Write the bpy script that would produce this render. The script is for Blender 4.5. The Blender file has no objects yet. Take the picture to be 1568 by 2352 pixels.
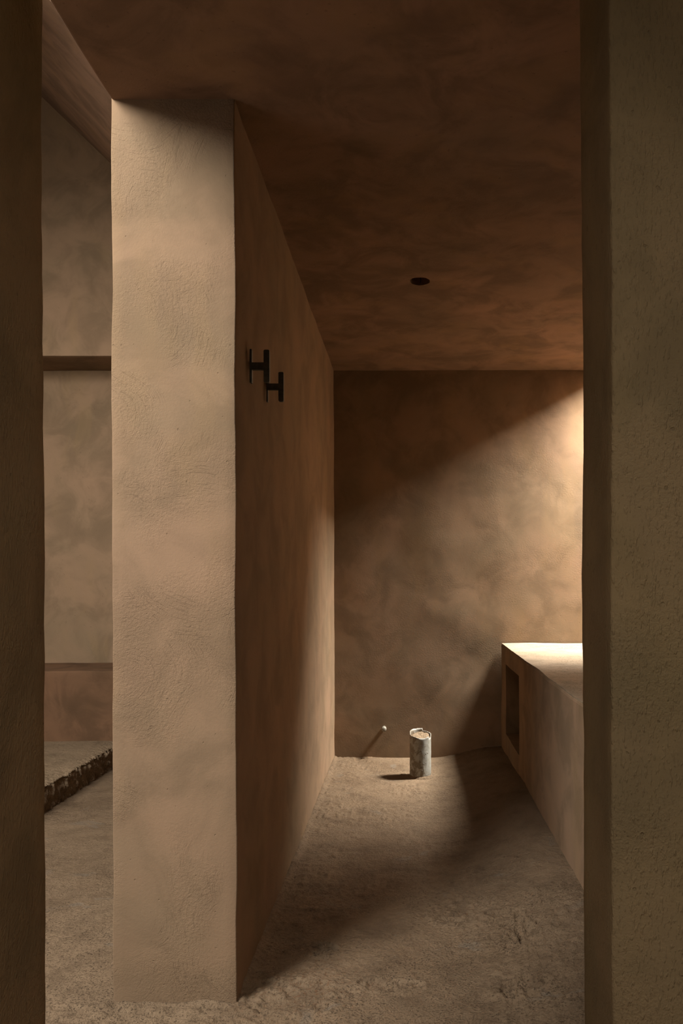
import bpy, bmesh, math, random
import numpy as np
from mathutils import Vector, Matrix, noise

random.seed(7)
sc = bpy.context.scene
col = sc.collection
PI = math.pi

# ------------------------------------------------------------------ camera, light, exposure
F_PX = 1829.0
EYE = 1.25
cam_data = bpy.data.cameras.new('camera')
cam = bpy.data.objects.new('camera', cam_data)
col.objects.link(cam)
cam.location = (0, 0, EYE)
cam.rotation_euler = (PI / 2, math.radians(0.14), 0)
cam_data.sensor_fit = 'AUTO'
cam_data.sensor_width = 36
cam_data.lens = F_PX / 2352 * 36
cam_data.shift_x = -(937 - 784) / 2352
cam_data.shift_y = (1319 - 1176) / 2352
cam_data.clip_start = 0.02
sc.camera = cam

world = bpy.data.worlds.new('world')
sc.world = world
world.use_nodes = True
world.node_tree.nodes['Background'].inputs[0].default_value = (0.75, 0.85, 1.0, 1)
world.node_tree.nodes['Background'].inputs[1].default_value = 0.3

def area(name, loc, target, sx, sy, power, color=(1, 1, 1), spread=180):
    d = bpy.data.lights.new(name, 'AREA')
    d.shape = 'RECTANGLE'
    d.size, d.size_y = sx, sy
    d.energy = power
    d.color = color
    d.spread = math.radians(spread)
    o = bpy.data.objects.new(name, d)
    col.objects.link(o)
    o.location = loc
    o.rotation_euler = (Vector(target) - Vector(loc)).to_track_quat('-Z', 'Y').to_euler()
    return o

# daylight over the washroom and the left court, then three added fill lights
area('daylight_washroom_skylight', (1.95, 5.19, 3.36), (1.95 - 0.44, 5.19, 3.36 - 0.90), 0.42, 1.0, 1130, (1.0, 0.96, 0.88))
area('daylight_shower_skylight', (-2.30, 0.34, 3.72), (-0.60, 2.40, 0.40), 1.2, 1.7, 300, (1.0, 0.97, 0.92))
area('fill_court_low', (-3.21, 0.60, 1.40), (-2.41, 0.85, 0.80), 1.3, 1.6, 22, (1.0, 0.97, 0.92))  # added low fill to even out the pillar, no known window here
area('fill_left_room', (-3.20, 2.75, 2.62), (-3.20 + 0.12, 2.75 + 0.80, 2.62 - 0.68), 0.85, 0.75, 62, (1.0, 0.96, 0.86), 180)  # added fill that brightens the alcove, its wall opening is made up
area('fill_corridor', (-0.10, -0.75, 2.84), (-0.10, -0.75, 0), 0.7, 0.7, 60, (1.0, 0.96, 0.86))  # added fill behind the camera for the front wall face

sc.view_settings.view_transform = 'Standard'
sc.view_settings.look = 'None'
sc.view_settings.exposure = -0.08
sc.view_settings.gamma = 1.0
sc.view_settings.use_curve_mapping = False
sc.cycles.use_denoising = True
sc.cycles.max_bounces = 6
sc.cycles.diffuse_bounces = 6
sc.cycles.adaptive_threshold = 0.03
sc.cycles.sample_clamp_indirect = 4.0

# ------------------------------------------------------------------ materials
def new_mat(name):
    m = bpy.data.materials.new(name)
    m.use_nodes = True
    nt = m.node_tree
    b = nt.nodes['Principled BSDF']
    return m, nt, b

class NT:
    def __init__(s, nt):
        s.nt = nt
    def n(s, kind, **kw):
        x = s.nt.nodes.new(kind)
        for k, v in kw.items():
            setattr(x, k, v)
        return x
    def link(s, a, b):
        s.nt.links.new(a, b)
    def noise(s, vec, scale, detail=4, rough=0.55, dist=0.0):
        x = s.n('ShaderNodeTexNoise')
        x.inputs['Scale'].default_value = scale
        x.inputs['Detail'].default_value = detail
        x.inputs['Roughness'].default_value = rough
        x.inputs['Distortion'].default_value = dist
        s.link(vec, x.inputs['Vector'])
        return x.outputs['Fac']
    def ramp(s, fac, stops):
        x = s.n('ShaderNodeValToRGB')
        e = x.color_ramp.elements
        while len(e) < len(stops):
            e.new(0.5)
        for i, (p, c) in enumerate(stops):
            e[i].position = p
            e[i].color = (*c, 1) if len(c) == 3 else c
        s.link(fac, x.inputs['Fac'])
        return x.outputs['Color']
    def math(s, op, a, b=None, c=None, clamp=False):
        x = s.n('ShaderNodeMath', operation=op)
        x.use_clamp = clamp
        for i, v in enumerate((a, b, c)):
            if v is None:
                continue
            if isinstance(v, (int, float)):
                x.inputs[i].default_value = v
            else:
                s.link(v, x.inputs[i])
        return x.outputs[0]
    def mix(s, fac, a, b, blend='MIX'):
        x = s.n('ShaderNodeMix', data_type='RGBA', blend_type=blend)
        if isinstance(fac, (int, float)):
            x.inputs[0].default_value = fac
        else:
            s.link(fac, x.inputs[0])
        for i, v in ((6, a), (7, b)):
            if isinstance(v, tuple):
                x.inputs[i].default_value = (*v, 1)
            else:
                s.link(v, x.inputs[i])
        return x.outputs[2]

def smooth(N, v, lo, hi):
    x = N.n('ShaderNodeMapRange', interpolation_type='SMOOTHSTEP')
    x.inputs['From Min'].default_value = lo
    x.inputs['From Max'].default_value = hi
    N.link(v, x.inputs['Value'])
    return x.outputs['Result']

def plaster(name, base, var=1.0, grain=1.0, arcs=1.0, seed=0.0, coarse=0.0):
    """hand-trowelled earthen render: cloudy tone, fan-shaped trowel sweeps, sandy grain"""
    m, nt, b = new_mat(name)
    N = NT(nt)
    tc = N.n('ShaderNodeTexCoord').outputs['Object']
    mp = N.n('ShaderNodeMapping')
    mp.inputs['Location'].default_value = (seed, seed * 1.7, seed * 0.6)
    N.link(tc, mp.inputs['Vector'])
    v = mp.outputs['Vector']
    # fan-shaped sweeps: rings around scattered centres, broken up
    warp = N.n('ShaderNodeTexNoise')
    warp.inputs['Scale'].default_value = 3.2
    warp.inputs['Detail'].default_value = 1
    N.link(v, warp.inputs['Vector'])
    wv = N.n('ShaderNodeVectorMath', operation='MULTIPLY_ADD')
    N.link(warp.outputs['Color'], wv.inputs[0])
    wv.inputs[1].default_value = (0.16, 0.16, 0.16)
    N.link(v, wv.inputs[2])
    vo = N.n('ShaderNodeTexVoronoi', feature='F1')
    vo.inputs['Scale'].default_value = 2.7
    vo.inputs['Randomness'].default_value = 1.0
    N.link(wv.outputs[0], vo.inputs['Vector'])
    dist = vo.outputs['Distance']
    sepv = N.n('ShaderNodeSeparateXYZ')
    N.link(v, sepv.inputs[0])
    cmb = N.n('ShaderNodeCombineXYZ')
    N.link(N.math('MULTIPLY', dist, 110.0), cmb.inputs[0])
    N.link(N.math('MULTIPLY', N.math('ADD', sepv.outputs['X'], sepv.outputs['Y']), 14.0), cmb.inputs[1])
    N.link(N.math('MULTIPLY', sepv.outputs['Z'], 14.0), cmb.inputs[2])
    ring = N.noise(cmb.outputs[0], 1.0, 3, 0.7)
    ringmask = N.math('MULTIPLY', smooth(N, N.noise(v, 4.5, 2, 0.65), 0.44, 0.60), smooth(N, dist, 0.22, 0.42))
    scratch = N.math('MULTIPLY', smooth(N, ring, 0.56, 0.70), ringmask)
    ringh = N.math('MULTIPLY', scratch, -0.40 * arcs)
    # long vertical float strokes of a yellower slip
    mpz = N.n('ShaderNodeMapping')
    mpz.inputs['Scale'].default_value = (4.2, 4.2, 0.9)
    N.link(wv.outputs[0], mpz.inputs['Vector'])
    slip = smooth(N, N.noise(mpz.outputs['Vector'], 1.0, 3, 0.6), 0.50, 0.66)
    # colour
    c1 = N.noise(v, 1.5, 5, 0.55, 0.9)
    c2 = N.noise(wv.outputs[0], 4.2, 6, 0.62, 0.5)
    fringe = smooth(N, dist, 0.30, 0.52)
    def k(f, t=(1, 1, 1)):
        return tuple(max(0, base[i] * f * t[i]) for i in range(3))
    colr = N.ramp(c1, [(0.30, k(1 - 0.17 * var, (0.97, 1.03, 1.02))), (0.5, k(1.0)), (0.70, k(1 + 0.12 * var, (1.02, 0.99, 1.0)))])
    tone2 = N.ramp(c2, [(0.28, (1 - 0.30 * var,) * 3), (0.5, (0.99, 0.99, 0.99)), (0.72, (1 + 0.08 * var, 1 + 0.07 * var, 1 + 0.06 * var))])
    colr = N.mix(1.0, colr, tone2, 'MULTIPLY')
    colr = N.mix(N.math('MULTIPLY', N.math('MULTIPLY', fringe, smooth(N, c2, 0.62, 0.40)), 0.6 * var), colr, k(0.62, (1.0, 1.04, 1.0)))
    colr = N.mix(N.math('MULTIPLY', ringmask, 0.14 * arcs), colr, k(0.80))
    colr = N.mix(N.math('MULTIPLY', scratch, 0.16 * arcs), colr, k(0.6))
    colr = N.mix(N.math('MULTIPLY', slip, 0.38 * var), colr, k(1.12, (1.0, 0.99, 0.82)))
    # pits
    sp = N.noise(v, 85, 0, 0.5)
    colr = N.mix(N.math('MULTIPLY', smooth(N, sp, 0.82, 0.86), 0.35), colr, k(0.5))
    N.link(colr, b.inputs['Base Color'])
    b.inputs['Roughness'].default_value = 0.92
    b.inputs['Specular IOR Level'].default_value = 0.15
    # relief
    g1 = N.noise(v, 260, 1, 0.6)
    g2 = N.noise(v, 110, 2, 0.6)
    g3 = N.noise(v, 9, 1, 0.5)
    gm = N.math('ADD', 0.45, smooth(N, N.noise(v, 4.5, 1, 0.6), 0.42, 0.64))
    h = N.math('MULTIPLY', N.math('ADD', N.math('MULTIPLY', g1, 0.40), N.math('MULTIPLY', g2, 0.62)), gm)
    h = N.math('ADD', h, ringh)
    h = N.math('ADD', h, N.math('MULTIPLY', g3, 0.5))
    h = N.math('SUBTRACT', h, N.math('MULTIPLY', smooth(N, sp, 0.81, 0.86), 0.5))
    if coarse:
        mp2 = N.n('ShaderNodeMapping')
        mp2.inputs['Scale'].default_value = (1, 1, 0.35)
        N.link(tc, mp2.inputs['Vector'])
        gc = N.noise(mp2.outputs['Vector'], 220, 2, 0.6)
        h = N.math('ADD', h, N.math('MULTIPLY', smooth(N, gc, 0.5, 0.75), coarse))
    bp = N.n('ShaderNodeBump')
    bp.inputs['Strength'].default_value = 0.75
    bp.inputs['Distance'].default_value = 0.0022 * grain
    N.link(h, bp.inputs['Height'])
    N.link(bp.outputs['Normal'], b.inputs['Normal'])
    return m

def concrete(name, base, rust=True, rough_amt=1.0):
    m, nt, b = new_mat(name)
    N = NT(nt)
    v = N.n('ShaderNodeTexCoord').outputs['Object']
    c1 = N.noise(v, 1.6, 5, 0.6, 0.5)
    c2 = N.noise(v, 7, 6, 0.65)
    def k(f, t=(1, 1, 1)):
        return tuple(base[i] * f * t[i] for i in range(3))
    colr = N.ramp(c1, [(0.32, k(0.80, (1.02, 0.98, 0.93))), (0.5, k(1.0)), (0.66, k(1.12))])
    t2 = N.ramp(c2, [(0.3, (0.72, 0.70, 0.68)), (0.5, (1, 1, 1)), (0.7, (1.1, 1.1, 1.1))])
    colr = N.mix(1.0, colr, t2, 'MULTIPLY')
    patch = smooth(N, N.noise(v, 3.1, 4, 0.6), 0.46, 0.60)
    speck = N.noise(v, 130, 5, 0.8, 0.3)
    spm = N.math('MULTIPLY', smooth(N, speck, 0.56, 0.63), N.math('ADD', 0.22, patch))
    colr = N.mix(N.math('MULTIPLY', spm, 0.32, clamp=True), colr, k(0.45, (1.0, 0.93, 0.85)))
    if rust:
        sx = N.n('ShaderNodeVectorMath', operation='DISTANCE')
        N.link(v, sx.inputs[0])
        sx.inputs[1].default_value = (-0.30, 2.42, 0.0)
        near = smooth(N, sx.outputs['Value'], 0.24, 0.02)
        rm = N.math('MULTIPLY', near, smooth(N, N.noise(v, 75, 4, 0.75), 0.55, 0.62))
        colr = N.mix(N.math('MULTIPLY', rm, 0.8), colr, (0.115, 0.052, 0.022))
        # grey cement splashes
        gr = smooth(N, N.noise(v, 4.4, 4, 0.6, 1.0), 0.62, 0.70)
        colr = N.mix(N.math('MULTIPLY', gr, 0.30), colr, (0.16, 0.145, 0.12))
    N.link(colr, b.inputs['Base Color'])
    b.inputs['Roughness'].default_value = 0.85
    b.inputs['Specular IOR Level'].default_value = 0.25
    g1 = N.noise(v, 140, 4, 0.65)
    g2 = N.noise(v, 38, 5, 0.65)
    g3 = N.noise(v, 10, 4, 0.55)
    h = N.math('ADD', N.math('MULTIPLY', g1, 0.7), N.math('MULTIPLY', g2, 1.7))
    h = N.math('ADD', h, N.math('MULTIPLY', g3, 2.6))
    h = N.math('SUBTRACT', h, N.math('MULTIPLY', spm, 1.5))
    bp = N.n('ShaderNodeBump')
    bp.inputs['Strength'].default_value = 0.9
    bp.inputs['Distance'].default_value = 0.0065 * rough_amt
    N.link(h, bp.inputs['Height'])
    N.link(bp.outputs['Normal'], b.inputs['Normal'])
    return m

BASE = (0.222, 0.146, 0.089)
M_pillar = plaster('plaster_partition', BASE, 0.55, 1.0, 1.0, 3.1)
M_back = plaster('plaster_back', BASE, 0.75, 0.38, 0.5, 7.7)
M_side = plaster('plaster_side', BASE, 0.7, 0.8, 0.4, 12.4)
M_ceil = plaster('plaster_ceiling', (0.215, 0.127, 0.078), 1.0, 0.7, 0.2, 21.0)
M_front = plaster('plaster_front', (0.23, 0.162, 0.088), 0.6, 1.2, 0.3, 33.0, coarse=0.6)
M_count = plaster('plaster_counter', BASE, 0.8, 0.7, 0.2, 41.0)
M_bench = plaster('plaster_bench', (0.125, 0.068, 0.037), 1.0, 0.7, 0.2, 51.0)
M_floor = concrete('concrete_floor', (0.162, 0.110, 0.066))
M_top = concrete('screed_top', (0.205, 0.153, 0.100), False, 0.5)
M_slab = concrete('broken_concrete', (0.21, 0.148, 0.090), False, 1.3)

m, nt, b = new_mat('blackened_steel'); N = NT(nt)
v = N.n('ShaderNodeTexCoord').outputs['Object']
N.link(N.ramp(N.noise(v, 60, 4), [(0.3, (0.035, 0.036, 0.030)), (0.7, (0.075, 0.075, 0.062))]), b.inputs['Base Color'])
b.inputs['Roughness'].default_value = 0.5
b.inputs['Metallic'].default_value = 0.3
M_steel = m
m, nt, b = new_mat('white_plastic_stained'); N = NT(nt)
v = N.n('ShaderNodeTexCoord').outputs['Object']
sep = N.n('ShaderNodeSeparateXYZ'); N.link(v, sep.inputs[0])
st = N.noise(v, 22, 5, 0.65, 0.4)
# cement smears on the left and lower part of the pipe
side = smooth(N, N.math('ADD', N.math('MULTIPLY', sep.outputs['X'], 1.0), N.math('MULTIPLY', sep.outputs['Z'], 0.16)), 0.075, -0.03)
st2 = N.math('ADD', st, N.math('MULTIPLY', side, 0.16))
sm = smooth(N, st2, 0.58, 0.68)
c = N.mix(N.math('MULTIPLY', sm, 0.85), (0.30, 0.285, 0.25), (0.135, 0.098, 0.058))
dust = N.ramp(N.noise(v, 50, 5, 0.7), [(0.35, (0.80, 0.76, 0.68)), (0.6, (1, 1, 1))])
N.link(N.mix(1.0, c, dust, 'MULTIPLY'), b.inputs['Base Color'])
b.inputs['Roughness'].default_value = 0.55
bp = N.n('ShaderNodeBump'); bp.inputs['Strength'].default_value = 0.6; bp.inputs['Distance'].default_value = 0.002
N.link(sm, bp.inputs['Height']); N.link(bp.outputs['Normal'], b.inputs['Normal'])
M_pvc = m
m, nt, b = new_mat('white_plastic'); N = NT(nt)
v = N.n('ShaderNodeTexCoord').outputs['Object']
N.link(N.ramp(N.noise(v, 60, 4), [(0.35, (0.16, 0.145, 0.11)), (0.6, (0.23, 0.21, 0.17))]), b.inputs['Base Color'])
b.inputs['Roughness'].default_value = 0.45
M_stub = m
m, nt, b = new_mat('dark_cavity'); N = NT(nt)
v = N.n('ShaderNodeTexCoord').outputs['Object']
N.link(N.ramp(N.noise(v, 40, 3), [(0.3, (0.012, 0.010, 0.008)), (0.7, (0.03, 0.025, 0.02))]), b.inputs['Base Color'])
b.inputs['Roughness'].default_value = 0.9
M_dark = m

# ------------------------------------------------------------------ helpers
def obj(name, me, mat, parent=None, smooth_shade=True):
    o = bpy.data.objects.new(name, me)
    col.objects.link(o)
    if mat and not me.materials:
        me.materials.append(mat)
    if smooth_shade:
        me.polygons.foreach_set('use_smooth', [True] * len(me.polygons))
    if parent:
        o.parent = parent
    return o

def struct(o):
    o['kind'] = 'structure'
    return o

def empty(name, loc, label, cat, group=None):
    o = bpy.data.objects.new(name, None)
    col.objects.link(o)
    o.location = loc
    o.empty_display_size = 0.05
    o['label'] = label
    o['category'] = cat
    if group:
        o['group'] = group
    return o

def axis_coords(a, b, step, r):
    n = max(1, int(round((b - a - 2 * r) / step)))
    mid = [a + r + (b - a - 2 * r) * i / n for i in range(n + 1)]
    return [a, a + r * 0.35] + mid + [b - r * 0.35, b] if r > 0 else mid

def rounded_box(x0, x1, y0, y1, z0, z1, step=0.03, r=0.008, wob=0.0035, seed=0.0):
    """box with softly rounded, slightly wavy hand-made edges"""
    lo = Vector((x0, y0, z0)); hi = Vector((x1, y1, z1))
    axs = [axis_coords(lo[i], hi[i], step, r) for i in range(3)]
    bm = bmesh.new()
    cache = {}
    def vert(p):
        key = (round(p[0], 5), round(p[1], 5), round(p[2], 5))
        if key in cache:
            return cache[key]
        q = Vector(p)
        c = Vector([min(max(q[i], lo[i] + r), hi[i] - r) for i in range(3)])
        d = q - c
        if d.length > 1e-9:
            q = c + d.normalized() * r
        w = noise.noise_vector(q * 3.0 + Vector((seed, 0, 0))) * wob + noise.noise_vector(q * 14.0 + Vector((0, seed, 0))) * wob * 0.35
        vv = bm.verts.new(q + w)
        cache[key] = vv
        return vv
    for ax in range(3):
        u, v = [(1, 2), (2, 0), (0, 1)][ax]
        for side in (0, 1):
            val = lo[ax] if side == 0 else hi[ax]
            U, V = axs[u], axs[v]
            grid = []
            for a_ in U:
                row = []
                for b_ in V:
                    p = [0, 0, 0]
                    p[ax] = val; p[u] = a_; p[v] = b_
                    row.append(vert(p))
                grid.append(row)
            for i in range(len(U) - 1):
                for j in range(len(V) - 1):
                    f = [grid[i][j], grid[i + 1][j], grid[i + 1][j + 1], grid[i][j + 1]]
                    if side == 0:
                        f.reverse()
                    try:
                        bm.faces.new(f)
                    except ValueError:
                        pass
    me = bpy.data.meshes.new('box')
    bm.to_mesh(me)
    bm.free()
    return me

def boolean_cut(me, cutters):
    """return a copy of the mesh with the cutter meshes subtracted"""
    tmp = bpy.data.objects.new('tmp', me)
    col.objects.link(tmp)
    cs = []
    for c in cutters:
        co = bpy.data.objects.new('tmpc', c)
        col.objects.link(co)
        md = tmp.modifiers.new('b', 'BOOLEAN')
        md.operation = 'DIFFERENCE'
        md.object = co
        md.solver = 'EXACT'
        cs.append(co)
    dg = bpy.context.evaluated_depsgraph_get()
    out = bpy.data.meshes.new_from_object(tmp.evaluated_get(dg), depsgraph=dg)
    for o in cs + [tmp]:
        bpy.data.objects.remove(o)
    for p in out.polygons:
        p.material_index = 0
    return out

def ring_cyl(cx, cy, z0, z1, rad, n=28, irr=0.0):
    bm = bmesh.new()
    rr = [rad * (1 + irr * noise.noise(Vector((math.cos(i / n * 2 * PI) * 2, math.sin(i / n * 2 * PI) * 2, 3.3)))) for i in range(n)]
    lo = [bm.verts.new((cx + rr[i] * math.cos(i / n * 2 * PI), cy + rr[i] * math.sin(i / n * 2 * PI), z0)) for i in range(n)]
    hi = [bm.verts.new((v.co.x, v.co.y, z1)) for v in lo]
    for i in range(n):
        j = (i + 1) % n
        bm.faces.new((lo[i], lo[j], hi[j], hi[i]))
    bm.faces.new(list(reversed(lo)))
    bm.faces.new(hi)
    me = bpy.data.meshes.new('cyl')
    bm.to_mesh(me)
    bm.free()
    return me

def prism_xz(pts, y0, y1, name):
    """outline in x,z extruded along y"""
    bm = bmesh.new()
    a = [bm.verts.new((x, y0, z)) for x, z in pts]
    b_ = [bm.verts.new((x, y1, z)) for x, z in pts]
    n = len(pts)
    for i in range(n):
        j = (i + 1) % n
        bm.faces.new((a[i], a[j], b_[j], b_[i]))
    bm.faces.new(list(reversed(a)))
    bm.faces.new(b_)
    bmesh.ops.recalc_face_normals(bm, faces=bm.faces)
    me = bpy.data.meshes.new(name)
    bm.to_mesh(me)
    bm.free()
    return me

# numpy value noise for the floor
_rng = np.random.RandomState(11)
_tab = _rng.rand(256, 256)
def vnoise(x, y):
    xi = np.floor(x).astype(int); yi = np.floor(y).astype(int)
    fx = x - xi; fy = y - yi
    fx = fx * fx * (3 - 2 * fx); fy = fy * fy * (3 - 2 * fy)
    g = lambda a, b: _tab[a % 256, b % 256]
    return (g(xi, yi) * (1 - fx) * (1 - fy) + g(xi + 1, yi) * fx * (1 - fy) + g(xi, yi + 1) * (1 - fx) * fy + g(xi + 1, yi + 1) * fx * fy)
def fbm(x, y, o=4):
    s = 0; a = 1; t = 0
    for i in range(o):
        s = s + a * vnoise(x * 2 ** i + 17 * i, y * 2 ** i + 5 * i); t += a; a *= 0.55
    return s / t
def sstep(v, a, b):
    t = np.clip((v - a) / (b - a), 0, 1)
    return t * t * (3 - 2 * t)

def floor_z(X, Y):
    z = (fbm(X * 2.1 + 40, Y * 2.1 + 3, 2) - 0.5) * 0.008
    # the screed ramps up towards the counter
    z = z + sstep(X, 0.16, 0.64) * (0.105 - 0.03 * sstep(Y, 4.3, 5.3)) * sstep(Y, 1.6, 2.6)
    # crusty mortar strip along the partition foot
    crust = sstep(X, -0.05, -0.45) * sstep(X, -0.53, -0.50) * sstep(Y, 2.3, 2.45)
    z = z + crust * (np.maximum(0, fbm(X * 30, Y * 30) - 0.52)) * 0.030
    z = z + crust * sstep(X, -0.47, -0.505) * 0.012
    rough = sstep(fbm(X * 2.6 + 9, Y * 2.6 + 80), 0.48, 0.62)
    z = z + rough * (np.abs(fbm(X * 30 + 3, Y * 30 + 7) - 0.5)) * 0.026
    for (cx, cy, rx, ry, amp) in ((0.387, 2.70, 0.10, 0.13, 0.026), (0.33, 2.36, 0.09, 0.05, 0.018), (0.23, 2.86, 0.14, 0.04, 0.012),
                                  (-0.05, 2.42, 0.10, 0.05, 0.012), (-0.30, 2.66, 0.06, 0.05, 0.012), (-0.36, 2.36, 0.22, 0.10, 0.010),
                                  (-0.75, 2.26, 0.4, 0.06, 0.010), (0.27, 3.0, 0.05, 0.04, 0.010)):
        d = ((X - cx) / rx) ** 2 + ((Y - cy) / ry) ** 2
        d = d + (fbm(X * 14, Y * 14) - 0.5) * 2.2
        msk = sstep(d, 1.0, 0.45)
        nz_ = fbm(X * 34 + 1, Y * 34 + 2, 4)
        z = z + msk * (sstep(nz_, 0.42, 0.60) - 0.85) * amp * 0.9 + msk * (fbm(X * 80, Y * 80, 2) - 0.5) * amp * 0.7
        rim = sstep(d, 1.35, 1.0) * (1 - msk)
        z = z + rim * 0.0050
    return z

def grid_mesh(xs, ys, zf, name, thick=0.2):
    X, Y = np.meshgrid(xs, ys, indexing='ij')
    Z = zf(X, Y)
    nx, ny = len(xs), len(ys)
    top = np.stack([X, Y, Z], -1).reshape(-1, 3)
    me = bpy.data.meshes.new(name)
    idx = np.arange(nx * ny).reshape(nx, ny)
    q = np.stack([idx[:-1, :-1], idx[1:, :-1], idx[1:, 1:], idx[:-1, 1:]], -1).reshape(-1, 4)
    # skirt and base so the slab has thickness
    bo = nx * ny
    loop = list(idx[:, 0]) + list(idx[-1, 1:]) + list(idx[-2::-1, -1]) + list(idx[0, -2:0:-1])
    base = top[loop].copy(); base[:, 2] = -thick
    verts = np.concatenate([top, base])
    faces = q.tolist()
    n = len(loop)
    for i in range(n):
        j = (i + 1) % n
        faces.append([int(loop[j]), int(loop[i]), bo + i, bo + j])
    faces.append([bo + i for i in range(n - 1, -1, -1)])
    me.from_pydata(verts.tolist(), [], faces)
    me.update()
    return me

# ------------------------------------------------------------------ the shell
CEIL = 2.64
PX0, PX1, PY0 = -0.866, -0.504, 2.33       # partition
YB = 5.43                                  # back wall face
RX = 2.42                                   # right wall face
LX = -3.2                                  # left wall face

xs = np.unique(np.round(np.concatenate([np.arange(-3.4, -2.3, 0.06), np.arange(-2.3, -0.6, 0.012), np.arange(-0.6, 0.6, 0.006), np.arange(0.6, 0.9, 0.012), np.arange(0.9, 2.71, 0.06)]), 4))
ys = np.unique(np.round(np.concatenate([np.arange(-3.2, 1.7, 0.06), np.arange(1.7, 2.2, 0.012), np.arange(2.2, 3.0, 0.006), np.arange(3.0, 5.9, 0.014), [6.0]]), 4))
struct(obj('floor', grid_mesh(xs, ys, floor_z, 'floor'), M_floor))

struct(obj('wall_partition', rounded_box(PX0, PX1, PY0, YB + 0.1, -0.1, CEIL + 0.05, 0.03, 0.004, 0.004, 1.0), M_pillar))
struct(obj('wall_back', rounded_box(PX0 + 0.02, RX + 0.2, YB, YB + 0.25, -0.1, CEIL + 1.1, 0.05, 0.01, 0.004, 2.0), M_back))
# tall room on the left: upper wall hangs in front, alcove wall further back
struct(obj('wall_back_upper', rounded_box(LX - 0.2, PX0 + 0.02, YB, YB + 0.39 + 0.2, 2.743, 5.6, 0.06, 0.006, 0.003, 3.0), M_back))
struct(obj('wall_alcove', rounded_box(LX - 0.2, PX0 + 0.3, YB + 0.39, YB + 0.62, -0.1, 2.8, 0.06, 0.01, 0.004, 4.0), M_side))
struct(obj('wall_left', boolean_cut(rounded_box(LX - 0.2, LX, -3.2, YB + 0.6, -0.1, 5.6, 0.12, 0.01, 0.004, 5.0),
       [rounded_box(LX - 0.3, LX + 0.1, -0.10, 1.30, 0.50, 2.30, 2.0, 0.0, 0.0), rounded_box(LX - 0.3, LX + 0.1, 2.22, 3.28, 2.10, 3.12, 2.0, 0.0, 0.0)]), M_side, smooth_shade=False))  # both openings made up to hold the added fill lights
struct(obj('wall_right', rounded_box(RX, RX + 0.2, 1.18, YB + 0.2, -0.1, 4.0, 0.1, 0.01, 0.004, 6.0), M_side))

# wall with the doorway the photograph looks through
DX0, DX1, DY0, DY1 = -0.630, 0.302, 1.18, 1.38
struct(obj('wall_front_left', rounded_box(-0.790, -0.657, 0.3, 1.44, -0.1, CEIL + 0.02, 0.03, 0.005, 0.004, 7.0), M_front))
struct(obj('wall_front_right', rounded_box(DX1, RX + 0.2, DY0, DY1, -0.1, CEIL + 0.02, 0.03, 0.005, 0.004, 8.0), M_front))
struct(obj('wall_front_lintel', rounded_box(-0.75, DX1 + 0.02, DY0, DY1, 2.44, CEIL + 0.02, 0.05, 0.01, 0.003, 9.0), M_front))

# ceiling with the washroom skylight and the round lamp hole cut through
ceil = rounded_box(PX0, RX + 0.2, DY0, YB + 0.1, CEIL, CEIL + 0.30, 0.06, 0.008, 0.004, 10.0)
SKX0, SKX1, SKY0 = 1.42, RX, 4.98
cut1 = rounded_box(SKX0, SKX1 + 0.001, SKY0, YB + 0.002, CEIL - 0.1, CEIL + 0.5, 0.3, 0.0, 0.0)
HX, HY = 0.058, 3.78
cut2 = ring_cyl(HX, HY, CEIL - 0.1, CEIL + 0.5, 0.049, 26, 0.10)
struct(obj('ceiling', boolean_cut(ceil, [cut1, cut2]), M_ceil, smooth_shade=False))
# skylight shaft above the counter
struct(obj('trim_1', rounded_box(SKX0 - 0.15, SKX0, SKY0 - 0.15, YB + 0.05, CEIL + 0.28, 3.9, 0.1, 0.01, 0.003, 11.0), M_side))
struct(obj('trim_2', rounded_box(SKX0 - 0.02, SKX1 + 0.1, SKY0 - 0.15, SKY0, CEIL + 0.28, 3.9, 0.1, 0.01, 0.003, 12.0), M_side))
struct(obj('trim_3', rounded_box(SKX0 - 0.15, SKX1 + 0.2, SKY0 - 0.15, YB + 0.2, 3.9, 4.0, 0.1, 0.01, 0.003, 13.0), M_side))
struct(obj('unseen_light_block', rounded_box(LX - 0.05, PX0, 2.34, 2.40, 3.55, 5.6, 0.1, 0.01, 0.003, 30.0), M_side))  # unseen beam, added to keep court light off the upper left wall
# 44 degree soffit over the tall room
SL = 0.97
z_at = lambda x: 2.937 + SL * (PX0 - x)
struct(obj('ceiling_sloped', prism_xz([(PX0 + 0.05, 2.937), (PX0, 2.937), (LX - 0.2, z_at(LX - 0.2)), (LX - 0.2, z_at(LX - 0.2) + 0.2), (PX0 + 0.05, 3.14)], 2.95, YB + 0.3, 'sl'), M_ceil, smooth_shade=False))

# the corridor the photograph was taken from
struct(obj('wall_corridor_right', rounded_box(2.4, 2.6, -3.2, DY0 + 0.02, -0.1, 2.7, 0.2, 0.01, 0.003, 15.0), M_front))
struct(obj('ceiling_corridor', boolean_cut(rounded_box(-0.9, 2.6, -3.2, DY0 + 0.01, 2.66, 2.86, 0.2, 0.01, 0.003, 16.0),
       [rounded_box(-0.47, 0.27, -1.12, -0.38, 2.5, 3.0, 1.0, 0.0, 0.0)]), M_front, smooth_shade=False))  # opening made up for the added corridor fill
struct(obj('wall_corridor_end', rounded_box(LX - 0.2, 2.6, -3.2, -3.0, -0.1, 2.7, 0.2, 0.01, 0.003, 17.0), M_front))

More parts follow.
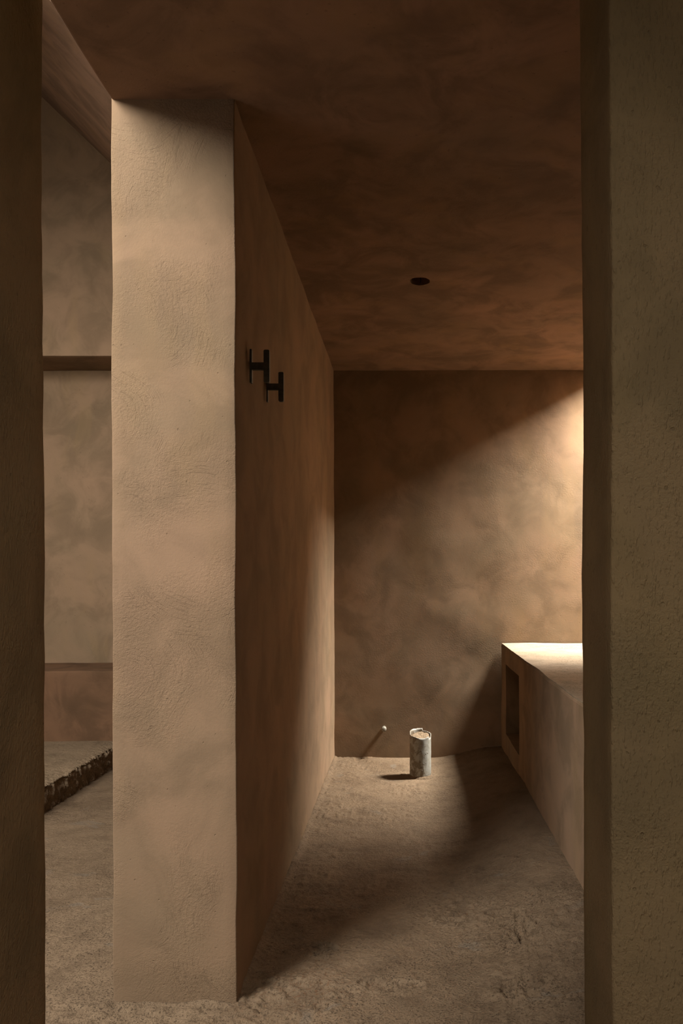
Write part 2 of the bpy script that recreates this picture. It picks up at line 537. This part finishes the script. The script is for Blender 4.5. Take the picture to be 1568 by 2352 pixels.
# ------------------------------------------------------------------ built-in counter with a niche
CX, CT = 0.632, 0.778
t = empty('counter', (CX, 1.5, 0.0), 'long built-in plastered counter with a dark niche, along the right side', 'counter')
body = rounded_box(CX, RX - 0.015, 1.42, YB - 0.010, -0.02, CT, 0.035, 0.014, 0.004, 18.0)
niche = rounded_box(CX - 0.1, CX + 0.42, 4.555, 5.165, 0.212, 0.665, 0.3, 0.0, 0.0)
bo = obj('body', boolean_cut(body, [niche]), M_count, t, False)
bo.matrix_parent_inverse = Matrix.Translation(-Vector(t.location))
tp = obj('countertop', rounded_box(CX + 0.005, RX - 0.02, 1.43, YB - 0.010, CT - 0.010, CT + 0.0015, 0.035, 0.002, 0.004, 18.0), M_top, t)
tp.matrix_parent_inverse = Matrix.Translation(-Vector(t.location))

# ------------------------------------------------------------------ left room: raised slab and masonry bench
def slab_mesh():
    x1, y0, y1, zt = -1.92, 1.7, 5.34, 0.145
    xs_ = np.concatenate([np.linspace(LX - 0.02, x1 - 0.16, 12), np.linspace(x1 - 0.15, x1, 24)])
    ys_ = np.concatenate([np.linspace(y0, 3.9, 120), np.linspace(3.9, y1, 300)[1:]])
    bm = bmesh.new()
    ncol = len(xs_); nz = 16
    rows = []
    for y in ys_:
        row = []
        for x in xs_:
            k = max(0, (x - (x1 - 0.10)) / 0.10)
            rag = noise.fractal(Vector((x * 40, y * 42, 0)), 0.8, 2.0, 3)
            z = zt + 0.004 * noise.noise(Vector((x * 4, y * 4, 1))) - k * k * 0.012 + k * 0.008 * rag
            xo = k * k * 0.016 * noise.fractal(Vector((3, y * 34, 2)), 0.8, 2.0, 3)
            row.append(bm.verts.new((x + xo, y, z)))
        for j in range(1, nz + 1):
            f = j / nz
            zz = zt * (1 - f) - 0.03 * f
            n1 = noise.fractal(Vector((1.3, y * 34, zz * 30)), 0.7, 2.1, 4)
            n2 = max(0, noise.noise(Vector((5, y * 16, zz * 14))))
            x = x1 + 0.016 * noise.fractal(Vector((3, y * 34, 2)), 0.8, 2.0, 3) * (1 - f) + 0.014 * n1 - 0.022 * n2 + 0.010 * f
            z = zz - (0.012 if j == 1 else 0)
            row.append(bm.verts.new((x, y, z)))
        rows.append(row)
    for a_, b_ in zip(rows[:-1], rows[1:]):
        for j in range(len(a_) - 1):
            bm.faces.new((a_[j], a_[j + 1], b_[j + 1], b_[j]))
    # ends, back and underside
    for row, rev in ((rows[0], True), (rows[-1], False)):
        e = [bm.verts.new((LX - 0.02, row[0].co.y, -0.03))]
        f = row + e
        bm.faces.new(f if not rev else list(reversed(f)))
    me = bpy.data.meshes.new('slab')
    bm.to_mesh(me)
    bm.free()
    return me
o = obj('raised_slab', slab_mesh(), M_slab)
o['label'] = 'low raised concrete slab with a ragged broken edge on the floor behind the pillar, far left'
o['category'] = 'platform'
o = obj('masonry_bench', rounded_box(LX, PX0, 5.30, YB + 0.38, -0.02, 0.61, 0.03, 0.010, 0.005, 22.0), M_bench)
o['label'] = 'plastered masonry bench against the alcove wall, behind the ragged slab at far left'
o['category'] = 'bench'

# ------------------------------------------------------------------ coat hooks on the partition
def soft_bar(x0, x1, y0, y1, z0, z1, r, name):
    me = rounded_box(x0, x1, y0, y1, z0, z1, 1.0, r, 0.0)
    me.name = name
    return me
def bevel_bar(w, d, h, rad):
    """upright bar, x-width w, y-depth d, height h, corners rounded in the x-z view"""
    pts = []
    for cx, cz, a0 in ((w / 2 - rad, h / 2 - rad, 0), (-w / 2 + rad, h / 2 - rad, 90), (-w / 2 + rad, -h / 2 + rad, 180), (w / 2 - rad, -h / 2 + rad, 270)):
        for k in range(6):
            a = math.radians(a0 + 90 * k / 5)
            pts.append((cx + rad * math.cos(a), cz + rad * math.sin(a)))
    me = prism_xz(pts, -d / 2, d / 2, 'bar')
    bm = bmesh.new(); bm.from_mesh(me)
    es = [e for e in bm.edges if abs(e.verts[0].co.y - e.verts[1].co.y) < 1e-6]
    bmesh.ops.bevel(bm, geom=es, offset=0.0012, segments=2, affect='EDGES')
    bm.to_mesh(me); bm.free()
    return me
def offset_mesh(me, v):
    me.transform(Matrix.Translation(v))
    return me
hook = empty('coat_hook', (PX1 - 0.001, 2.555, 1.918), 'black steel H-shaped coat hook, the nearer and higher-looking one, on the dark partition side', 'hook', 'coat hooks on the partition wall')
obj('mounting_plate', offset_mesh(bevel_bar(0.007, 0.019, 0.108, 0.0025), (0.0035, 0, 0)), M_steel, hook, False)
obj('stem', offset_mesh(bevel_bar(0.045, 0.016, 0.023, 0.001), (0.026, 0, 0.0)), M_steel, hook, False)
obj('hook_bar', offset_mesh(bevel_bar(0.0185, 0.017, 0.104, 0.0045), (0.0535, 0, 0)), M_steel, hook, False)
hook2 = hook.copy()
col.objects.link(hook2)
hook2.location = (PX1 - 0.001, 2.845, 1.920)
hook2['label'] = 'black steel H-shaped coat hook, the farther and lower-looking one, on the dark partition side'
for ch in list(hook.children):
    c = ch.copy()
    col.objects.link(c)
    c.parent = hook2

# ------------------------------------------------------------------ drain pipe stub in the floor
PXX, PYY = 0.073, 4.92
zf = float(floor_z(np.array([PXX]), np.array([PYY]))[0])
t = empty('drain_pipe', (PXX, PYY, zf), 'white cement-stained drain pipe stub with a broken rim standing out of the floor', 'pipe')
def pipe_mesh():
    R, TH, n, nz = 0.066, 0.004, 96, 26
    bm = bmesh.new()
    def rim(a):
        # a: 0 = +x (right), 90 = away from the camera, 270 = towards it
        d = math.degrees(a) % 360
        base = 0.262 + 0.008 * math.sin(a)
        if 75 < d < 190:
            base += 0.016                       # tall shard at the back left
        if 238 < d < 330:
            base -= 0.007 * math.sin((d - 238) / 92 * PI)
        if 322 < d < 346:
            base -= 0.016                       # notch at the right front
        return base + 0.0025 * noise.noise(Vector((math.cos(a) * 6, math.sin(a) * 6, 0)))
    out, inn = [], []
    for i in range(n):
        a = i / n * 2 * PI
        h = rim(a)
        co, ci = [], []
        for j in range(nz + 1):
            f = j / nz
            z = -0.02 + (h + 0.02) * f
            bump = 0.0012 * noise.noise(Vector((math.cos(a) * 3, math.sin(a) * 3, z * 30)))
            co.append(bm.verts.new(((R + bump) * math.cos(a), (R + bump) * math.sin(a), z)))
            ci.append(bm.verts.new(((R - TH) * math.cos(a), (R - TH) * math.sin(a), z)))
        out.append(co); inn.append(ci)
    for i in range(n):
        k = (i + 1) % n
        for j in range(nz):
            bm.faces.new((out[i][j], out[k][j], out[k][j + 1], out[i][j + 1]))
            bm.faces.new((inn[k][j], inn[i][j], inn[i][j + 1], inn[k][j + 1]))
        bm.faces.new((out[i][nz], out[k][nz], inn[k][nz], inn[i][nz]))
    me = bpy.data.meshes.new('pipe')
    bm.to_mesh(me); bm.free()
    return me
obj('pipe_wall', pipe_mesh(), M_pvc, t)
def fill_mesh():
    bm = bmesh.new()
    c = bm.verts.new((0, 0, 0.254))
    prev = None; first = None
    rings = []
    for r in (0.02, 0.04, 0.0615):
        ring = []
        for i in range(40):
            a = i / 40 * 2 * PI
            z = 0.253 + 0.010 * math.sin(a) * r / 0.06 + 0.008 * noise.noise(Vector((r * 60 * math.cos(a), r * 60 * math.sin(a), 4)))
            ring.append(bm.verts.new((r * math.cos(a), r * math.sin(a), z)))
        rings.append(ring)
    low = [bm.verts.new((0.0615 * math.cos(i / 40 * 2 * PI), 0.0615 * math.sin(i / 40 * 2 * PI), 0.20)) for i in range(40)]
    rings.append(low)
    for i in range(40):
        j = (i + 1) % 40
        bm.faces.new((c, rings[0][i], rings[0][j]))
        for a_, b_ in zip(rings[:-1], rings[1:]):
            bm.faces.new((a_[i], b_[i], b_[j], a_[j]))
    bm.faces.new(list(reversed(low)))
    me = bpy.data.meshes.new('fill')
    bm.to_mesh(me); bm.free()
    return me
o = obj('mortar_plug', fill_mesh(), M_slab, t)
o['label'] = 'rough beige mortar filling the pipe mouth'
def collar_mesh():
    bm = bmesh.new()
    rings = []
    for r, z in ((0.064, 0.016), (0.070, 0.010), (0.080, 0.002), (0.095, -0.012)):
        ring = []
        for i in range(48):
            a = i / 48 * 2 * PI
            k = 1 + 0.10 * noise.noise(Vector((math.cos(a) * 3, math.sin(a) * 3, r * 20)))
            ring.append(bm.verts.new((r * k * math.cos(a) if r > .066 else r * math.cos(a), r * k * math.sin(a) if r > .066 else r * math.sin(a), z + 0.003 * noise.noise(Vector((math.cos(a) * 5, math.sin(a) * 5, 9))))))
        rings.append(ring)
    for a_, b_ in zip(rings[:-1], rings[1:]):
        for i in range(48):
            j = (i + 1) % 48
            bm.faces.new((a_[i], b_[i], b_[j], a_[j]))
    me = bpy.data.meshes.new('collar')
    bm.to_mesh(me); bm.free()
    return me
obj('mortar_collar', collar_mesh(), M_floor, t)

# ------------------------------------------------------------------ small water outlet on the back wall
def lathe_y(profile, n=24):
    """profile of (y, radius), axis along y"""
    bm = bmesh.new()
    rings = []
    for y, r in profile:
        rings.append([bm.verts.new((r * math.cos(i / n * 2 * PI), y, r * math.sin(i / n * 2 * PI))) for i in range(n)])
    for a_, b_ in zip(rings[:-1], rings[1:]):
        for i in range(n):
            j = (i + 1) % n
            bm.faces.new((a_[i], a_[j], b_[j], b_[i]))
    bm.faces.new(list(reversed(rings[0])))
    bm.faces.new(rings[-1])
    bmesh.ops.recalc_face_normals(bm, faces=bm.faces)
    me = bpy.data.meshes.new('lathe')
    bm.to_mesh(me); bm.free()
    return me
t = empty('water_outlet', (-0.166, YB, 0.205), 'small white capped water pipe stub poking out of the lower back wall', 'pipe')
obj('pipe_stub', lathe_y([(0.03, 0.0125), (-0.030, 0.0125), (-0.034, 0.0115)]), M_stub, t)
obj('cap', lathe_y([(-0.030, 0.0155), (-0.033, 0.0168), (-0.062, 0.0168), (-0.068, 0.014), (-0.070, 0.009)]), M_stub, t)

# ------------------------------------------------------------------ open round lamp hole in the ceiling
def can_mesh():
    n = 32
    bm = bmesh.new()
    prof = [(0.050, 0.012), (0.050, 0.15)]
    rings = [[bm.verts.new((r * math.cos(i / n * 2 * PI), r * math.sin(i / n * 2 * PI), z)) for i in range(n)] for r, z in prof + [(0.052, 0.152), (0.052, 0.012)]]
    for a_, b_ in zip(rings, rings[1:] + rings[:1]):
        if a_ is rings[1]:
            continue
        for i in range(n):
            j = (i + 1) % n
            bm.faces.new((a_[j], a_[i], b_[i], b_[j]))
    bm.faces.new(rings[1])
    bm.faces.new(list(reversed(rings[2])))
    me = bpy.data.meshes.new('can')
    bm.to_mesh(me); bm.free()
    return me
o = obj('lamp_hole', can_mesh(), M_dark)
o.location = (HX, HY, CEIL)
o['label'] = 'small dark round hole for a lamp in the brown ceiling'
o['category'] = 'ceiling hole'
